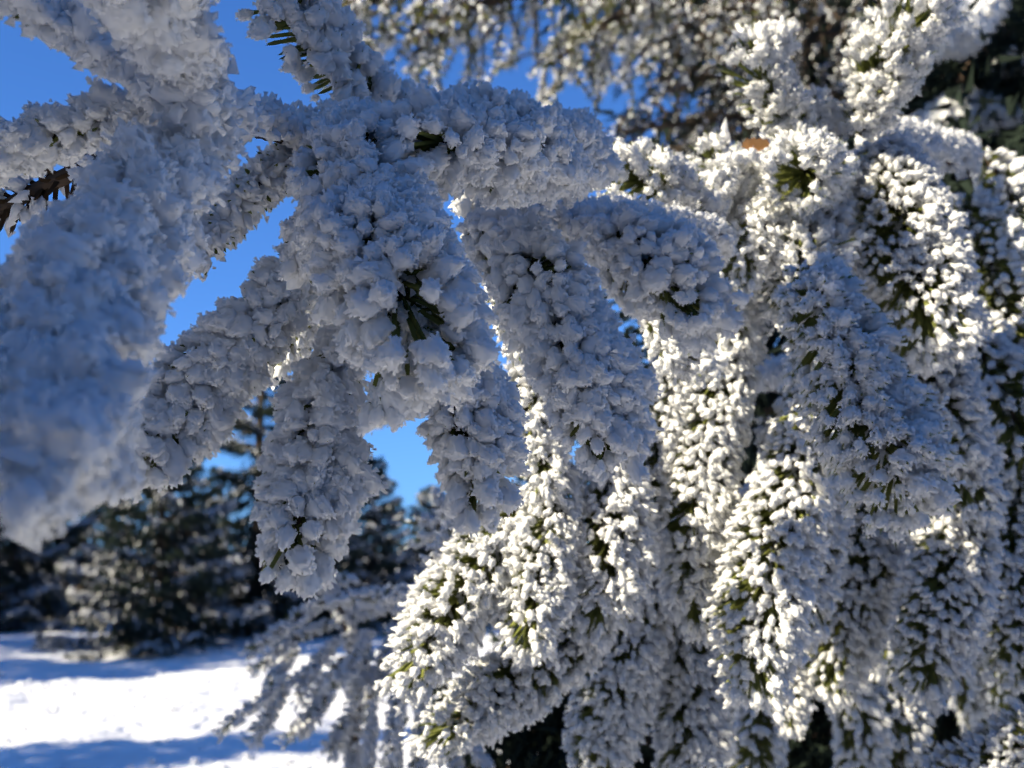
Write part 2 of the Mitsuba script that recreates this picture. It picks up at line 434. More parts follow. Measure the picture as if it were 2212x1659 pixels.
b = thing('frosted_branch', 'sharply focused shaded branch in the middle whose frosted twigs fan downward', 'branch', SHADE)
twig(b, [(750, 330, .305, 100), (760, 350, .262, 128), (800, 480, .245, 160), (850, 600, .235, 165), (885, 690, .232, 120)], 'heavy', 21)
twig(b, [(830, 640, .24, 40), (870, 720, .232, 60), (890, 775, .23, 36)], 'heavy', 213)
twig(b, [(860, 470, .25, 40), (930, 540, .24, 66), (980, 630, .235, 44)], 'heavy', 212)
twig(b, [(720, 430, .26, 40), (675, 490, .25, 62), (650, 560, .245, 40)], 'heavy', 211)
twig(b, [(700, 530, .285, 60), (600, 640, .275, 85), (470, 780, .265, 98), (380, 890, .258, 95), (325, 960, .252, 70)], 'edge', 22)
twig(b, [(420, 850, .265, 26), (330, 890, .26, 40), (255, 915, .256, 24)], 'edge', 222)
twig(b, [(520, 760, .27, 30), (470, 870, .262, 52), (430, 950, .258, 34)], 'edge', 221)
twig(b, [(760, 690, .275, 55), (710, 840, .265, 95), (670, 1000, .258, 105), (650, 1100, .252, 98), (632, 1165, .25, 60)], 'edge', 23)
twig(b, [(700, 930, .26, 36), (745, 1010, .255, 50), (740, 1090, .25, 30)], 'edge', 231)
twig(b, [(950, 640, .28, 60), (985, 790, .272, 100), (1010, 910, .268, 108), (1025, 1000, .265, 90), (1028, 1050, .263, 60)], 'edge', 24)
twig(b, [(730, 560, .34, 40), (680, 660, .34, 62), (630, 720, .335, 62), (590, 780, .33, 40)], 'cob', 25)
twig(b, [(850, 720, .31, 30), (845, 800, .31, 36), (840, 850, .31, 24)], 'cob', 26)
limb(b, [(1000, 380, .33, 42), (880, 370, .32, 46), (760, 330, .30, 52), (660, 300, .29, 44)], seed=6)

b = thing('frosted_branch', 'frosted twig slanting up into the blue sky at top, green needles bare below', 'branch', SHADE)
twig(b, [(960, 262, .33, 46), (860, 235, .32, 66), (740, 160, .305, 84), (640, 40, .29, 105), (570, -90, .28, 105)], 'lee', 31)
limb(b, [(1150, 360, .34, 36), (1060, 320, .34, 42), (960, 262, .33, 46)], seed=7)

b = thing('frosted_branch', 'short stubby frosted twig at upper centre, glittering ice crystals along its upper rim', 'branch', SHADE)
twig(b, [(1260, 350, .33, 92), (1150, 325, .285, 112), (1020, 310, .262, 108), (930, 305, .255, 72)], 'heavy', 32)

b = thing('frosted_branch', 'pair of thick shaded frosted twigs drooping right of centre, tops catching sun', 'branch', SHADE)
twig(b, [(1010, 490, .34, 60), (1120, 560, .325, 100), (1210, 700, .312, 122), (1275, 830, .305, 112), (1310, 925, .30, 66)], 'heavy', 41)
twig(b, [(1230, 700, .315, 40), (1310, 780, .305, 62), (1350, 860, .30, 40)], 'heavy', 411)
twig(b, [(1200, 480, .365, 55), (1310, 510, .355, 92), (1410, 580, .345, 108), (1470, 640, .34, 70)], 'heavy', 42)
twig(b, [(1070, 560, .36, 30), (1085, 650, .36, 40), (1110, 740, .36, 30)], 'cob', 43)
limb(b, [(1560, 520, .43, 40), (1380, 480, .39, 40), (1200, 470, .36, 42), (1010, 470, .345, 44)], seed=8)

SUNLIT = 'frosted spruce branches'
b = thing('frosted_branch', 'big shaded twig hanging in front of the sunlit ones at right, blue frost', 'branch', SHADE)
twig(b, [(1740, 580, .38, 70), (1780, 680, .365, 108), (1840, 820, .355, 130), (1910, 950, .345, 122), (1945, 1035, .34, 60)], 'tip', 51)

b = thing('frosted_branch', 'sunlit branch in the lower middle, bright white twigs splayed like fingers', 'branch', SUNLIT)
limb(b, [(1560, 700, .52, 40), (1420, 860, .50, 40), (1300, 960, .47, 36), (1180, 780, .45, 30)], seed=9)
twig(b, [(1150, 740, .45, 50), (1140, 850, .445, 66), (1165, 960, .44, 64), (1175, 1020, .435, 40)], 'cob', 61)
twig(b, [(1300, 930, .47, 60), (1320, 1060, .46, 98), (1315, 1200, .45, 88), (1295, 1310, .445, 52)], 'cob', 62)
twig(b, [(1230, 1000, .455, 50), (1180, 1140, .44, 82), (1160, 1280, .43, 82), (1150, 1350, .425, 52)], 'cob', 63)
twig(b, [(1130, 1070, .45, 60), (1060, 1190, .44, 95), (970, 1320, .43, 90), (905, 1430, .42, 58)], 'cob', 64)
twig(b, [(1300, 1330, .47, 70), (1190, 1420, .46, 92), (1070, 1500, .45, 82), (975, 1570, .44, 56)], 'cob', 65)
twig(b, [(1050, 1090, .48, 40), (990, 1170, .475, 52), (970, 1200, .47, 40)], 'cob', 66)

b = thing('frosted_branch', 'row of long sunlit twigs hanging at right of centre, shaded blue on their right', 'branch', SUNLIT)
limb(b, [(1980, 640, .62, 50), (1830, 640, .57, 50), (1650, 660, .53, 44), (1520, 690, .51, 36)], seed=10)
twig(b, [(1600, 640, .50, 70), (1545, 860, .49, 90), (1500, 1060, .48, 90), (1495, 1220, .475, 70), (1510, 1320, .47, 44)], 'cob', 71)
twig(b, [(1480, 720, .50, 50), (1450, 860, .49, 72), (1425, 980, .485, 62), (1410, 1050, .48, 40)], 'cob', 72)
twig(b, [(1740, 880, .47, 70), (1715, 1040, .46, 100), (1670, 1190, .45, 108), (1640, 1330, .445, 102), (1630, 1430, .44, 60)], 'cob', 73)
twig(b, [(1590, 540, .49, 40), (1585, 620, .485, 56), (1590, 700, .48, 46)], 'cob', 74)
twig(b, [(1660, 880, .50, 40), (1690, 1010, .495, 60), (1680, 1120, .49, 50)], 'cob', 75)
twig(b, [(1400, 680, .43, 46), (1450, 740, .43, 60), (1500, 780, .43, 40)], 'cob', 76)
twig(b, [(1790, 1000, .50, 60), (1770, 1150, .50, 70), (1740, 1300, .495, 60)], 'cob', 77)

b = thing('frosted_branch', 'sunlit upright branch tips at upper right with an orange bud scale among them', 'branch', SUNLIT)
limb(b, [(1880, 560, .55, 50), (1840, 430, .52, 46), (1780, 380, .50, 40), (1600, 440, .48, 40), (1460, 500, .46, 36)], seed=12)
twig(b, [(1860, 290, .50, 55), (1890, 200, .485, 82), (1925, 110, .475, 88), (1960, 60, .47, 66)], 'tip', 81)
twig(b, [(1760, 330, .49, 40), (1700, 260, .485, 62), (1655, 190, .48, 78), (1650, 150, .478, 62)], 'tip', 82)
twig(b, [(1840, 290, .51, 34), (1790, 260, .505, 40), (1765, 220, .50, 24)], 'tip', 83)
twig(b, [(1800, 420, .51, 60), (1750, 380, .475, 92), (1740, 370, .455, 90)], 'tip', 84)
twig(b, [(1500, 430, .45, 50), (1430, 400, .44, 80), (1370, 385, .435, 72)], 'tip', 85)
twig(b, [(1640, 460, .485, 60), (1590, 400, .475, 68), (1550, 350, .47, 44)], 'tip', 86)
twig(b, [(1660, 420, .47, 60), (1640, 500, .46, 84), (1600, 560, .455, 56)], 'cob', 87)
twig(b, [(1780, 400, .50, 70), (1745, 500, .485, 95), (1730, 590, .475, 76)], 'cob', 88)
twig(b, [(1660, 600, .47, 60), (1730, 560, .455, 90), (1760, 640, .45, 70)], 'cob', 89)
twig(b, [(1575, 345, .46, 30), (1550, 400, .455, 40), (1530, 460, .45, 36)], 'lee', 98)
# the orange bud scale
c0 = at(1632, 314, .432)
rows = []
for q in range(9):
    for j in range(7):
        a = (q - 4) / 4.0
        rows.append([a * 0.0058, (j - 3) / 3 * 0.0034 * math.sqrt(max(0.06, 1 - a * a)), 0.0016 * math.cos((j - 3) / 3 * 1.4) + 0.0009 * ((q % 2) - 0.5) + 0.0005 * math.sin(j * 2.2 + q)])
V = np.array(rows) @ np.array([RIGHT, -FWD * 0.7 + UP * 0.7, UP * 0.7 + FWD * -0.7]) + c0
F = np.array([[q * 7 + j, q * 7 + j + 1, (q + 1) * 7 + j + 1, (q + 1) * 7 + j] for q in range(8) for j in range(6)])
scene['bud_two'] = {'type': 'twosided', 'bsdf': scene.pop('bud_scale')}
put(b + '__bud_scale', V, np.vstack([F[:, [0, 1, 2]], F[:, [0, 2, 3]]]), 'bud_two', label='orange bud scale caught in the frost')
r = np.random.default_rng(3)
lp = c0 + (r.normal(0, 1, (34, 3)) * np.array([.0045, .001, .0008])) + np.array([0.0, 0.001, -.0050])
g = scatter_soft(CLUMPS['mid', 0.3][1], lp, frames(np.repeat([[0, 0, 1.0]], 34, 0), r.random(34) * 6), r.uniform(.0015, .003, (34, 1)) * np.ones((1, 3)))
put(b + '__bud_frost', *g[:2], 'frost', normals=g[2], kind='stuff')

b = thing('frosted_branch', 'long shaded branch hanging down the right side, soft blue rime on dark needles', 'branch', SHADE)
limb(b, [(2080, 340, .66, 50), (1990, 320, .60, 50), (1900, 300, .54, 46)], seed=13)
twig(b, [(1900, 310, .53, 70), (1935, 430, .50, 112), (1965, 560, .485, 122), (2000, 660, .475, 84)], 'cob', 91)
twig(b, [(1900, 620, .55, 60), (1960, 740, .53, 92), (2020, 860, .51, 92), (2050, 940, .50, 60)], 'cob', 92)
twig(b, [(2040, 860, .52, 50), (2070, 960, .51, 78), (2085, 1040, .505, 60)], 'cob', 93)
twig(b, [(2060, 420, .66, 60), (2120, 520, .64, 96), (2160, 640, .62, 96), (2190, 740, .61, 60)], 'fine', 94)
twig(b, [(2060, 640, .62, 60), (2120, 760, .60, 100), (2180, 880, .58, 104), (2230, 980, .57, 70)], 'fine', 95)
twig(b, [(2120, 330, .70, 50), (2170, 400, .68, 75), (2200, 480, .66, 60)], 'fine', 96)
twig(b, [(1850, 440, .56, 60), (1870, 560, .55, 80), (1890, 680, .54, 66)], 'cob', 97)

b = thing('frosted_branch', 'lower right branch with hanging frosted cobs, half in sun, against dark shade', 'branch', SUNLIT)
limb(b, [(2240, 860, .74, 46), (2060, 960, .64, 46), (1880, 1020, .60, 42), (1650, 1080, .57, 40), (1420, 1180, .55, 34)], seed=14)
twig(b, [(1420, 1180, .56, 60), (1370, 1350, .55, 88), (1320, 1510, .54, 86), (1290, 1650, .53, 60)], 'cob', 101)
twig(b, [(1450, 1230, .58, 60), (1490, 1390, .57, 86), (1495, 1540, .56, 88), (1490, 1690, .55, 60)], 'cob', 102)
twig(b, [(1900, 1040, .60, 60), (1870, 1180, .59, 92), (1830, 1320, .58, 92), (1805, 1430, .575, 56)], 'cob', 103)
twig(b, [(2080, 1000, .54, 66), (2070, 1140, .53, 98), (2035, 1300, .52, 98), (2005, 1430, .515, 56)], 'cob', 104)
twig(b, [(2220, 940, .60, 60), (2200, 1100, .59, 92), (2195, 1270, .58, 92), (2190, 1400, .575, 56)], 'cob', 105)
twig(b, [(1640, 1390, .58, 34), (1690, 1460, .57, 48), (1710, 1540, .565, 34)], 'cob', 106)
twig(b, [(1780, 1400, .70, 50), (1850, 1540, .69, 76), (1870, 1700, .68, 60)], 'fine', 107)
twig(b, [(1930, 1420, .72, 50), (1940, 1540, .71, 76), (1950, 1680, .70, 60)], 'fine', 108)
twig(b, [(2060, 1420, .80, 50), (2110, 1530, .80, 60), (2150, 1620, .80, 40)], 'fine', 109)
twig(b, [(1640, 1440, .66, 50), (1640, 1560, .65, 76), (1630, 1700, .64, 60)], 'fine', 110)
twig(b, [(1980, 1060, .68, 60), (1960, 1180, .68, 80), (1930, 1300, .67, 70), (1920, 1400, .67, 50)], 'fine', 111)

b = thing('frosted_branch', 'greenish frosted twig poking into the bottom right corner', 'branch', SUNLIT)
twig(b, [(2320, 1560, .50, 70), (2190, 1620, .50, 78), (2060, 1690, .50, 70), (1960, 1750, .50, 50)], 'cob', 121)

# the branch of the same tree that hangs just outside the frame at left and shades the nearest twigs
b = thing('frosted_branch', 'frosted branch hanging beside the lens just outside the left edge, shading the near twigs', 'branch', SHADE)
limb(b, [(-.40, -.45, 2.02, .012), (-.42, -.25, 2.0, .012), (-.41, -.10, 1.97, .010), (-.42, .05, 1.93, .008)], seed=33, frost_r=1.01)
r0 = random.Random(8)


def curtain(y0, y1, z0, rows, cols, x, step=.16, seed=600):
    for q in range(rows * cols):
        yy, zz = y0 + (y1 - y0) * (q % cols) / max(cols - 1, 1) + r0.uniform(-.008, .008), z0 - step * (q // cols)
        xx = x + r0.uniform(-.05, .05)
        yy += (xx - x) * 0.70
        twig(b, [(xx, yy, zz, .014), (xx + r0.uniform(-.01, .01), yy + r0.uniform(-.006, .006), zz - .09, .022), (xx + r0.uniform(-.02, .02), yy + r0.uniform(-.012, .012), zz - .19, .015)], 'plain', seed + q)


curtain(-.38, .03, 1.98, 3, 13, -.41)
curtain(-.43, -.02, 2.03, 3, 13, -.47, .16, 660)
curtain(-.41, -.05, 2.08, 3, 13, -.53, .15, 860)
b = thing('frosted_branch', 'frosted branch outside the left edge behind the first one, shading the dim twigs at right', 'branch', SHADE)
limb(b, [(-.50, .02, 2.16, .012), (-.50, .18, 2.14, .012), (-.49, .33, 2.10, .010), (-.50, .48, 2.06, .008)], seed=34, frost_r=1.01)
curtain(.085, .47, 2.33, 2, 11, -.50, .18, 700)
curtain(.15, .48, 1.97, 2, 10, -.50, .17, 730)
curtain(.36, .78, 1.94, 3, 11, -.66, .16, 750)
curtain(.32, .72, 2.00, 3, 11, -.74, .16, 900)
curtain(.31, .60, 3.15, 4, 7, -.58, .18, 780)

# deeper shaded twigs that fill the tree behind the sunlit ones
b = thing('frosted_branch', 'dim inner branch seen through the gaps between the bright hanging twigs at right', 'branch', SHADE)
rr = random.Random(5)
limb(b, [(2300, 500, 1.05, 40), (2000, 700, .95, 40), (1700, 800, .85, 34), (1500, 850, .80, 28)], seed=15)
for q in range(9):
    x, y = 1480 + rr.random() * 700, 620 + rr.random() * 620
    d = .72 + rr.random() * .3
    h = 62 * .7 / d * (0.8 + 0.5 * rr.random())
    dx, L = rr.uniform(-60, 40), rr.uniform(230, 380)
    twig(b, [(x, y, d, h * .7), (x + dx * .5, y + L * .5, d - .02, h), (x + dx, y + L, d - .03, h * .6)], 'fine', 200 + q)

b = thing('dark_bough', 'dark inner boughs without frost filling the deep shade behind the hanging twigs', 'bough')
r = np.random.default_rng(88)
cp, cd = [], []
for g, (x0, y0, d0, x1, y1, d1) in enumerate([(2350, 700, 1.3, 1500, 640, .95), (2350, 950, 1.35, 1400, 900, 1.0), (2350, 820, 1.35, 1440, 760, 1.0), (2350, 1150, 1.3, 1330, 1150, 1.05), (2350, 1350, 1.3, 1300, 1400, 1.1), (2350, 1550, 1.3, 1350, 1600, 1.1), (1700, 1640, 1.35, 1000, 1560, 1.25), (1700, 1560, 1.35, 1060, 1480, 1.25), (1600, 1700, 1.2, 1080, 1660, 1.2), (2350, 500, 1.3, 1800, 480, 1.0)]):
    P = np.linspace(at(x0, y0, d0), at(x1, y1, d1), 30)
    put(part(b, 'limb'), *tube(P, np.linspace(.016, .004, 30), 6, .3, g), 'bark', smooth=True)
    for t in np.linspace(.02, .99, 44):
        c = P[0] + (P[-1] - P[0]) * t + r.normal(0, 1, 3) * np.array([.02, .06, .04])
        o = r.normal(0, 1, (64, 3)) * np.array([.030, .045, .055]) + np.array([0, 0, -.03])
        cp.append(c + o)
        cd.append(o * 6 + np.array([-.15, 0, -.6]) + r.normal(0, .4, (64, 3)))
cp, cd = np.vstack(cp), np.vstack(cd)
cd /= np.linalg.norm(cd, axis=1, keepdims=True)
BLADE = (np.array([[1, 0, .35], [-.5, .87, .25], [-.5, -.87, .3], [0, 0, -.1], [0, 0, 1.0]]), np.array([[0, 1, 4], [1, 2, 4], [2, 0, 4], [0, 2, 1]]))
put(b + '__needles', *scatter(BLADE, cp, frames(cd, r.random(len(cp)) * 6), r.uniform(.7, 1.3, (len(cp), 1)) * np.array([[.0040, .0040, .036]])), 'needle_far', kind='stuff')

# ------------------------------------------------------------------ trees
BLADE = (np.array([[1, 0, .35], [-.5, .87, .25], [-.5, -.87, .3], [0, 0, -.1], [0, 0, 1.0]]), np.array([[0, 1, 4], [1, 2, 4], [2, 0, 4], [0, 2, 1]]))


def spruce(x, y, h, rad, label, seed, frost=0.35, bough_n=None, start=0.02, dens=1.9, big=1.0, group='spruces beyond the snow'):
    """A conical spruce: trunk, dark hanging foliage, and rime on the outer twigs."""
    r = np.random.default_rng(seed)
    key = thing('spruce_tree', label, 'tree', group)
    z0 = float(ground_height(np.array(x), np.array(y))) - 0.05
    zs = np.linspace(0, h, 14)
    put(key + '__trunk', *tube(np.stack([x + 0.03 * np.sin(zs), y + 0 * zs, z0 + zs], 1), np.linspace(0.022 * h + 0.02, 0.008, 14), 8, 0.2, seed), 'bark_far', smooth=True)
    nb = bough_n or int(h * 20)
    P, D, S, FR = [], [], [], []
    limbs = []
    for q in range(nb):
        u = start + (1 - start) * ((q + r.random()) / nb) ** 1.15
        zz = z0 + h * u
        L = rad * (1 - u) ** 0.8 * r.uniform(0.7, 1.12) + 0.12
        a = q * 2.39996 + r.normal(0, 0.3)
        out = np.array([math.cos(a), math.sin(a), 0])
        side = np.array([-out[1], out[0], 0])
        rise = 0.15 - 0.62 * (1 - u)
        tt = np.linspace(0, 1, 6)
        bp = np.array([x, y, zz]) + out * (tt * L)[:, None] + np.array([0, 0, 1]) * (L * (rise * tt + 0.28 * tt ** 2.2))[:, None]
        limbs.append(tube(bp[::2], np.linspace(0.012 + 0.008 * L, 0.004, 3), 4))
        m = int((26 + 60 * L) * dens)
        t = r.random(m) ** 0.7
        c = np.stack([np.interp(t, tt, bp[:, k]) for k in range(3)], 1)
        wdt = L * 0.30 * (1 - 0.55 * t)
        sd = r.normal(0, 0.6, m)
        c = c + side * (sd * wdt)[:, None] + np.array([0, 0, -1]) * (np.abs(sd) * wdt * 0.5 + r.random(m) * 0.05)[:, None]
        d = out * 0.4 + side * np.sign(sd)[:, None] * 0.35 + np.array([0, 0, -0.75]) + r.normal(0, 0.25, (m, 3))
        d /= np.linalg.norm(d, axis=1, keepdims=True)
        P.append(c); D.append(d)
        S.append(np.stack([r.uniform(.016, .03, m), r.uniform(.016, .03, m), r.uniform(.12, .26, m) * (0.6 + 0.4 * L / rad)], 1))
        FR.append(r.random(m) < frost * (0.1 + t * 1.2) * r.choice([0.1, 0.5, 1.4]))
    if big != 1:
        S = [q * big for q in S]
    P, D, S, FR = np.vstack(P), np.vstack(D), np.vstack(S), np.concatenate(FR)
    rot = frames(D, r.random(len(P)) * 6.28)
    put(key + '__boughs', *join(limbs), 'bark_far', kind='stuff')
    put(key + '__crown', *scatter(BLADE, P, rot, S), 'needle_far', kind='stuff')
    S2 = S[FR] * np.array([1.25, 1.25, 0.8])
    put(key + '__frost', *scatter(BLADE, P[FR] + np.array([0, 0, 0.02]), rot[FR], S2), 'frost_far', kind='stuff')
    return key


def tree_at(px, py, h, rad, label, seed, **k):
    g = on_ground(px, py)
    return spruce(g[0], g[1], h, rad, label, seed, **k)


tree_at(330, 1400, 4.4, 1.9, 'large dark shaded spruce at left standing beyond the snow', 301, frost=0.5)
tree_at(20, 1360, 5.2, 2.0, 'dark spruce at the far left edge behind the blurred branch', 302, frost=0.45)
tree_at(545, 1372, 7.3, 1.7, 'tall spruce with tiered boughs seen against the sky through the gaps', 303, frost=0.5, bough_n=62, dens=3.2)
tree_at(800, 1360, 3.6, 1.3, 'pointed spruce left of centre with frosted tip against the sky', 304, frost=0.5)
tree_at(930, 1350, 3.1, 1.4, 'rounded frosted spruce just right of the pointed one', 305, frost=0.5)
tree_at(680, 1375, 2.7, 1.4, 'low spruce with olive sunlit boughs behind the frosted shoot', 306, frost=0.4)
tree_at(1150, 1345, 3.8, 1.9, 'spruce mostly hidden behind the sunlit fingers in the lower middle', 307, frost=0.35)

# trees outside the frame at left, whose shadows lie across the snow
for q, (x, y, h, rad) in enumerate([(-13.5, 9.8, 9.0, 2.4), (-16.0, 12.0, 11.0, 3.0), (-11.0, 9.8, 5.5, 1.6), (-9.2, 3.4, 6.2, 1.7), (-20.0, 13.5, 13.0, 3.2)]):
    spruce(x, y, h, rad, 'spruce outside the left edge whose shadow crosses the snow', 350 + q, frost=0.2, dens=0.55, big=1.9, group='spruces shading the snow')
for q, (x, y, h, rad) in enumerate([(-5.0, -5.6, 8.0, 1.7), (-3.0, -5.6, 9.0, 2.0), (0.2, -6.0, 9.0, 2.2), (3.2, -5.0, 8.0, 2.0), (5.4, -2.2, 9.0, 2.2), (-8.6, -8.6, 9.0, 2.2), (-6.0, .3, 4.6, 1.4), (-7.0, -2.4, 4.8, 1.5), (-3.2, -1.6, 2.6, 0.9)]):
    spruce(x, y, h, rad, 'spruce in the stand behind the camera', 370 + q, frost=0.1, dens=0.25, big=2.0, group='spruces behind the camera')
spruce(1.75, 2.9, 2.5, 1.0, 'low dark spruce in the shade behind the lower right twigs', 381, frost=0.10, dens=1.2)
spruce(0.80, 3.3, 1.9, 0.85, 'low shaded spruce glimpsed between the lower middle twigs', 382, frost=0.15, dens=1.2)
spruce(3.1, 3.3, 9.0, 2.1, 'dark spruce at the right edge behind the hanging twigs', 380, frost=0.15, dens=0.9)

for q, (px, py, h, rad) in enumerate([(-60, 1330, 4.2, 2.6), (170, 1335, 4.4, 2.6), (440, 1332, 3.6, 2.4), (700, 1330, 3.3, 2.2), (960, 1328, 3.1, 2.3)]):
    tree_at(px, py, h, rad, ['spruce of the distant row at the far left edge', 'spruce of the distant row behind the large dark one', 'spruce of the distant row left of the tall tiered one', 'spruce of the distant row behind the pointed one', 'spruce of the distant row right of the pointed one'][q], 390 + q, frost=0.25, dens=0.5, big=1.5, group='distant spruce row')

# ------------------------------------------------------------------ the young frosted shoot in the lower middle
b = thing('frosted_sapling', 'young spruce shoot in the lower middle with smooth grey frosted fingers, out of focus', 'sapling')


def world(p):
    return [tuple(np.append(at(x, y, d), h * d / FPX)) for x, y, d, h in p]


limb(b, [(760, 1720, 1.0, 22), (770, 1500, 1.0, 20), (740, 1330, 1.0, 18), (690, 1250, .98, 16), (672, 1185, .97, 12)], seed=21)
F_ = [[(700, 1300), (620, 1350), (545, 1400)], [(720, 1340), (620, 1390), (560, 1440)], [(690, 1270), (665, 1262)], [(700, 1270), (745, 1250)],
      [(700, 1300), (800, 1290), (930, 1280)], [(760, 1330), (850, 1310), (940, 1340)],
      [(680, 1440), (580, 1500), (490, 1570)], [(620, 1480), (580, 1540), (555, 1590)], [(720, 1480), (680, 1540), (630, 1585)],
      [(740, 1420), (690, 1490), (660, 1560)], [(730, 1380), (680, 1440), (650, 1500)], [(790, 1500), (740, 1570), (715, 1620)],
      [(800, 1360), (760, 1440), (720, 1480)], [(850, 1340), (830, 1430), (815, 1490)], [(900, 1420), (860, 1520), (840, 1620)],
      [(800, 1480), (800, 1580), (790, 1700)], [(860, 1560), (850, 1640), (845, 1720)], [(920, 1480), (910, 1580), (900, 1690)],
      [(740, 1560), (760, 1640), (750, 1720)], [(960, 1540), (980, 1620), (990, 1700)], [(1010, 1600), (1050, 1660), (1060, 1720)],
      [(780, 1380), (790, 1440), (770, 1500)], [(860, 1390), (900, 1450), (910, 1530)], [(640, 1400), (600, 1450), (590, 1480)]]
for q, p in enumerate(F_):
    dd = 0.96 + 0.12 * rr.random()
    hw = rr.uniform(22, 27)
    twig(b, world([(x, y, dd - 0.03 * k, hw * (0.95 if k else 0.8)) for k, (x, y) in enumerate(p)]), 'finger', 400 + q)

b = thing('frosted_shoot', 'small sunlit spray of four frosted fingers above the lit branch, out of focus', 'branch')
limb(b, [(1030, 1090, .80, 16), (985, 1105, .80, 16), (950, 1085, .80, 10), (935, 1060, .80, 8)], seed=22)
for q, p in enumerate([[(985, 1110), (930, 1120), (885, 1132)], [(985, 1120), (940, 1145), (900, 1168)], [(990, 1125), (965, 1155), (950, 1180)], [(975, 1110), (965, 1105), (955, 1112)]]):
    twig(b, world([(x, y, .80 - 0.01 * k, 20) for k, (x, y) in enumerate(p)]), 'finger', 450 + q)

b = thing('bare_twig', 'thin bare frosted twig crossing the sky gap left of centre', 'twig')
limb(b, [(960, 870, 1.3, 12), (880, 890, 1.3, 12), (820, 912, 1.3, 10), (780, 930, 1.3, 6)], seed=23)

# ------------------------------------------------------------------ the tree that reaches over the top of the picture
b = thing('spruce_tree', 'spruce overhead at top centre and right, pendulous frosted twigs against blue sky', 'tree')
TOP = b
base = at(2500, 600, 4.2)
put(b + '__trunk', *tube(np.array([[base[0], base[1], z] for z in np.linspace(-0.2, 6, 12)]), np.linspace(0.22, 0.10, 12), 10, 0.2, 3), 'bark_far', smooth=True)
BOUGHS = [[(1500, -110, 2.7), (1200, -40, 2.6), (1000, 30, 2.5), (880, 130, 2.5)], [(1400, -220, 2.6), (1100, -120, 2.5), (900, -60, 2.4), (770, 30, 2.4)],
          [(1700, -70, 3.0), (1450, -10, 2.9), (1290, 60, 2.8), (1190, 140, 2.8)], [(2000, -60, 3.4), (1700, -10, 3.2), (1500, 40, 3.1), (1400, 110, 3.1)],
          [(2100, 30, 3.4), (1800, 70, 3.3), (1600, 130, 3.2), (1450, 200, 3.1)], [(2100, 170, 3.4), (1850, 200, 3.2), (1600, 250, 3.1), (1330, 285, 3.0)],
          [(2250, 60, 3.8), (2000, 50, 3.7), (1750, 40, 3.6), (1560, 90, 3.6)], [(2100, -90, 3.8), (1800, -40, 3.7), (1600, 10, 3.6), (1480, 60, 3.6)],
          [(2300, 0, 3.9), (1950, 130, 3.8), (1750, 190, 3.7), (1560, 230, 3.6)], [(2250, 240, 3.9), (1950, 290, 3.8), (1700, 320, 3.7), (1420, 320, 3.6)],
          [(2350, 120, 4.0), (2100, 160, 4.0), (1900, 230, 3.9), (1700, 280, 3.9)]]
for q, bp in enumerate(BOUGHS):
    P = spline([at(*p) for p in bp], 30)
    key = part(b, 'bough')
    put(key, *tube(P, np.linspace(0.022, 0.006, 30), 6, 0.2, q), 'bark_far', smooth=True)
    ms = {'frost': [], 'needles': [], 'stem': []}
    r = np.random.default_rng(500 + q)
    fr_p, fr_d, nd_p, nd_d, sc_f, sc_n = [], [], [], [], [], []
    for t in np.linspace(0.05, 1, 26):
        c = P[int(t * 29)]
        for side in range(2):
            L = r.uniform(0.07, 0.22) * (1.2 - 0.5 * t)
            o = np.array([r.normal(0, 0.5), r.normal(0, 0.6), 0]) * 0.16
            e = c + o + np.array([r.normal(-0.03, 0.05), r.normal(0, 0.05), -L])
            m0 = c + o * 0.8
            pts = spline([c, m0 + np.array([0, 0, 0.01]), (m0 + e) / 2 + r.normal(0, .01, 3), e], 14)
            ms['stem'].append(tube(pts, 0.003, 4))
            coat = r.choice([0.12, 0.7, 1.3])
            for j in range(1, 14):
                k = 4
                ax = pts[j] - pts[j - 1]
                ax /= np.linalg.norm(ax)
                a = r.random(k) * 6.28
                f = frames(np.repeat(ax[None], k, 0), a)
                d = f[:, :, 0] * 0.8 + ax * 0.6
                d /= np.linalg.norm(d, axis=1, keepdims=True)
                nd_p.append(np.repeat(pts[j][None], k, 0)); nd_d.append(d)
                sc_n.append(np.full((k, 3), [0.0030, 0.0030, 0.021]))
                on = r.random(k) < np.clip(0.55 - 0.5 * (d @ np.array([.8, -.2, -.2])), 0.1, 0.9) * coat * (1.0 if q in (0, 1, 2) else 0.4)
                fr_p.append(pts[j] + d[on] * 0.012); fr_d.append(d[on])
                sc_f.append(np.full((on.sum(), 3), [0.0098, 0.0098, 0.015]) * r.uniform(0.8, 1.35))
    fp, fd, sf = np.vstack(fr_p), np.vstack(fr_d), np.vstack(sc_f)
    npos, nd, sn = np.vstack(nd_p), np.vstack(nd_d), np.vstack(sc_n)
    put(key + '__needles', *scatter(SPINDLE, npos, frames(nd, r.random(len(nd)) * 6), sn), 'needle' if q < 3 else 'needle_far', kind='stuff')
    put(key + '__frost', *scatter(CLUMPS[0, 0.3][q % VAR][:2], fp, frames(fd, r.random(len(fd)) * 6), sf), 'frost', kind='stuff')
    put(key + '__twigs', *join(ms['stem']), 'bark', kind='stuff')

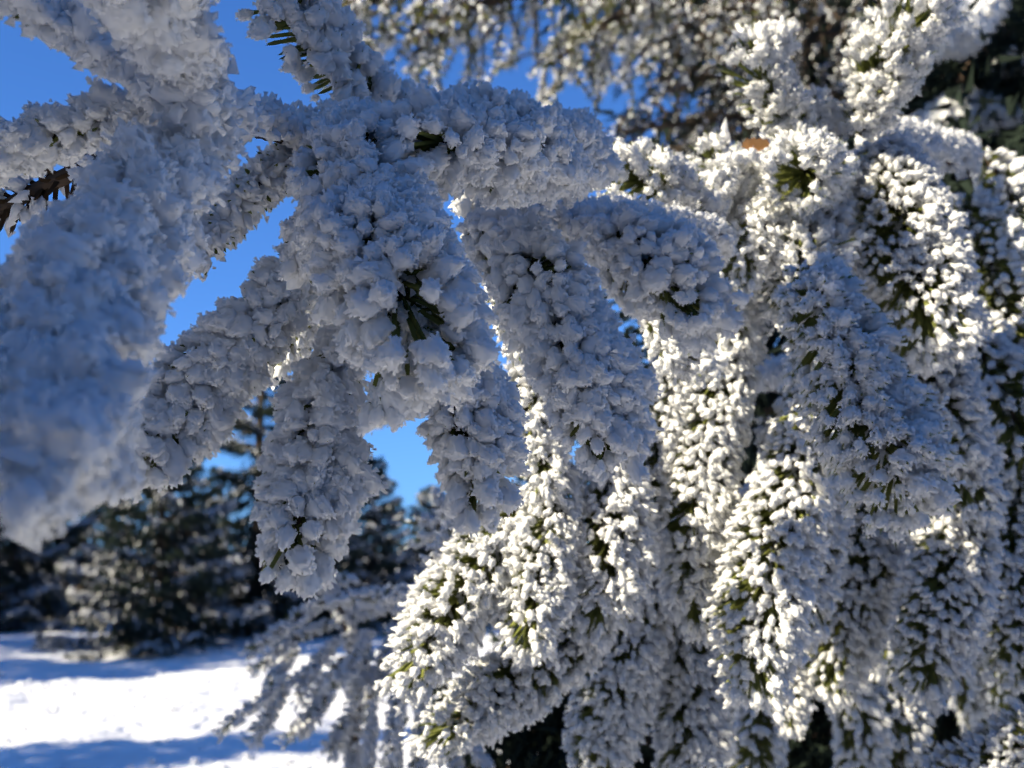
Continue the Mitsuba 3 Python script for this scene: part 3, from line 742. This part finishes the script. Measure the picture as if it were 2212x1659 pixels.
r = np.random.default_rng(77)
cp, cd = [], []
for x0, x1, y0, y1, n in [(1480, 2300, -120, 120, 5200), (1620, 2300, 100, 260, 3000), (1420, 2300, 240, 420, 2600), (1250, 1500, -140, 0, 1000)]:
    for g in range(n // 40):      # hanging sprays
        c = at(r.uniform(x0, x1), r.uniform(y0, y1), r.uniform(3.5, 4.8))
        m = 40
        o = r.normal(0, 1, (m, 3)) * np.array([.10, .10, .07])
        cp.append(c + o)
        cd.append(o * 2 + np.array([-.1, 0, -.7]) + r.normal(0, .35, (m, 3)))
cp, cd = np.vstack(cp), np.vstack(cd)
cd /= np.linalg.norm(cd, axis=1, keepdims=True)
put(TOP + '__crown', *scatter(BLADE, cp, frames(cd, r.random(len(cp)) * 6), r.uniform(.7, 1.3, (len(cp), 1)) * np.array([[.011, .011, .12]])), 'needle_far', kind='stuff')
on = r.random(len(cp)) < 0.13
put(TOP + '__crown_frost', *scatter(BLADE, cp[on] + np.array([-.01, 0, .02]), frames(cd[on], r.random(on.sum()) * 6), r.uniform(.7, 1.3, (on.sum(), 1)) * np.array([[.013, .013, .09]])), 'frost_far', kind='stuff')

# ------------------------------------------------------------------ dark boughs with smooth pads of snow, upper right
b = thing('dark_bough', 'dark bare-looking spruce bough in shade at the upper right corner, snow pads lying on it', 'bough')
r = np.random.default_rng(61)
nd_p, nd_d = [], []
for bp in [[(2420, 40, 1.5), (2200, 60, 1.35), (2110, 120, 1.3), (2040, 240, 1.28)], [(2420, 260, 1.5), (2230, 260, 1.4), (2120, 230, 1.35), (2000, 190, 1.32)], [(2440, 120, 1.5), (2230, 170, 1.4), (2180, 260, 1.36), (2150, 380, 1.33)], [(2420, 380, 1.6), (2250, 370, 1.5), (2150, 350, 1.45), (2060, 350, 1.42)]]:
    P = spline([at(*p) for p in bp], 40)
    put(part(b, 'limb'), *tube(P, np.linspace(0.014, 0.005, 40), 7, 0.3, 4), 'bark', smooth=True)
    for _ in range(900):
        t = r.random() ** 0.8
        c = P[int(t * 39)]
        o = r.normal(0, 1, 3) * np.array([.045, .045, .035])
        nd_p.append(c + o)
        e = o * 8 + np.array([-.3, 0, -.35]) + r.normal(0, .35, 3)
        nd_d.append(e / np.linalg.norm(e))
nd_p, nd_d = np.array(nd_p), np.array(nd_d)
put(b + '__needles', *scatter(SPINDLE, nd_p, frames(nd_d, r.random(len(nd_p)) * 6), np.full((len(nd_p), 3), [.0035, .0035, .034])), 'needle_far', kind='stuff')
for q, (p, size, lab) in enumerate([([(2150, -40, 1.22), (2090, 40, 1.2), (2020, 110, 1.18)], .034, 'smooth blue-white snow pad slanting on the dark bough at the top right'),
                                    ([(2190, 240, 1.30), (2080, 255, 1.28), (1940, 300, 1.27)], .030, 'rounded blue snow pad below the slanting one, beside the upright frosted tips'),
                                    ([(2240, 150, 1.33), (2190, 130, 1.32), (2140, 150, 1.31)], .016, 'thin streak of snow on a dark twig at the right edge')]):
    P = spline([at(*w_) for w_ in p], 16)
    R_ = size * np.sin(np.linspace(0.25, 2.85, 16)) ** 0.6
    v, f = tube(P, R_, 20, 0.0)
    v = v + (meshkit.fbm(v * 14, 2, q) - 0.5)[:, None] * np.array([0, 0, 1]) * size * 0.9
    k_ = thing('snow_pad', lab, 'snow')
    put(k_, v, f, 'frost_pad', smooth=True)
    tm = trimesh.Trimesh(v, f, process=False)
    pp, fi = trimesh.sample.sample_surface(tm, 500, seed=q)
    dn = tm.face_normals[fi]
    g = scatter_soft(CLUMPS['cob', 0.3][q], np.array(pp) - dn * 0.0015, frames(dn, r.random(len(pp)) * 6), r.uniform(.003, .0075, (len(pp), 1)) * np.ones((1, 3)))
    put(k_ + '__crumbs', *g[:2], 'frost', normals=g[2], kind='stuff')
    labels[k_] = {'label': lab, 'category': 'snow'}

print('triangles', TRIS[0], 'entries', len(scene))
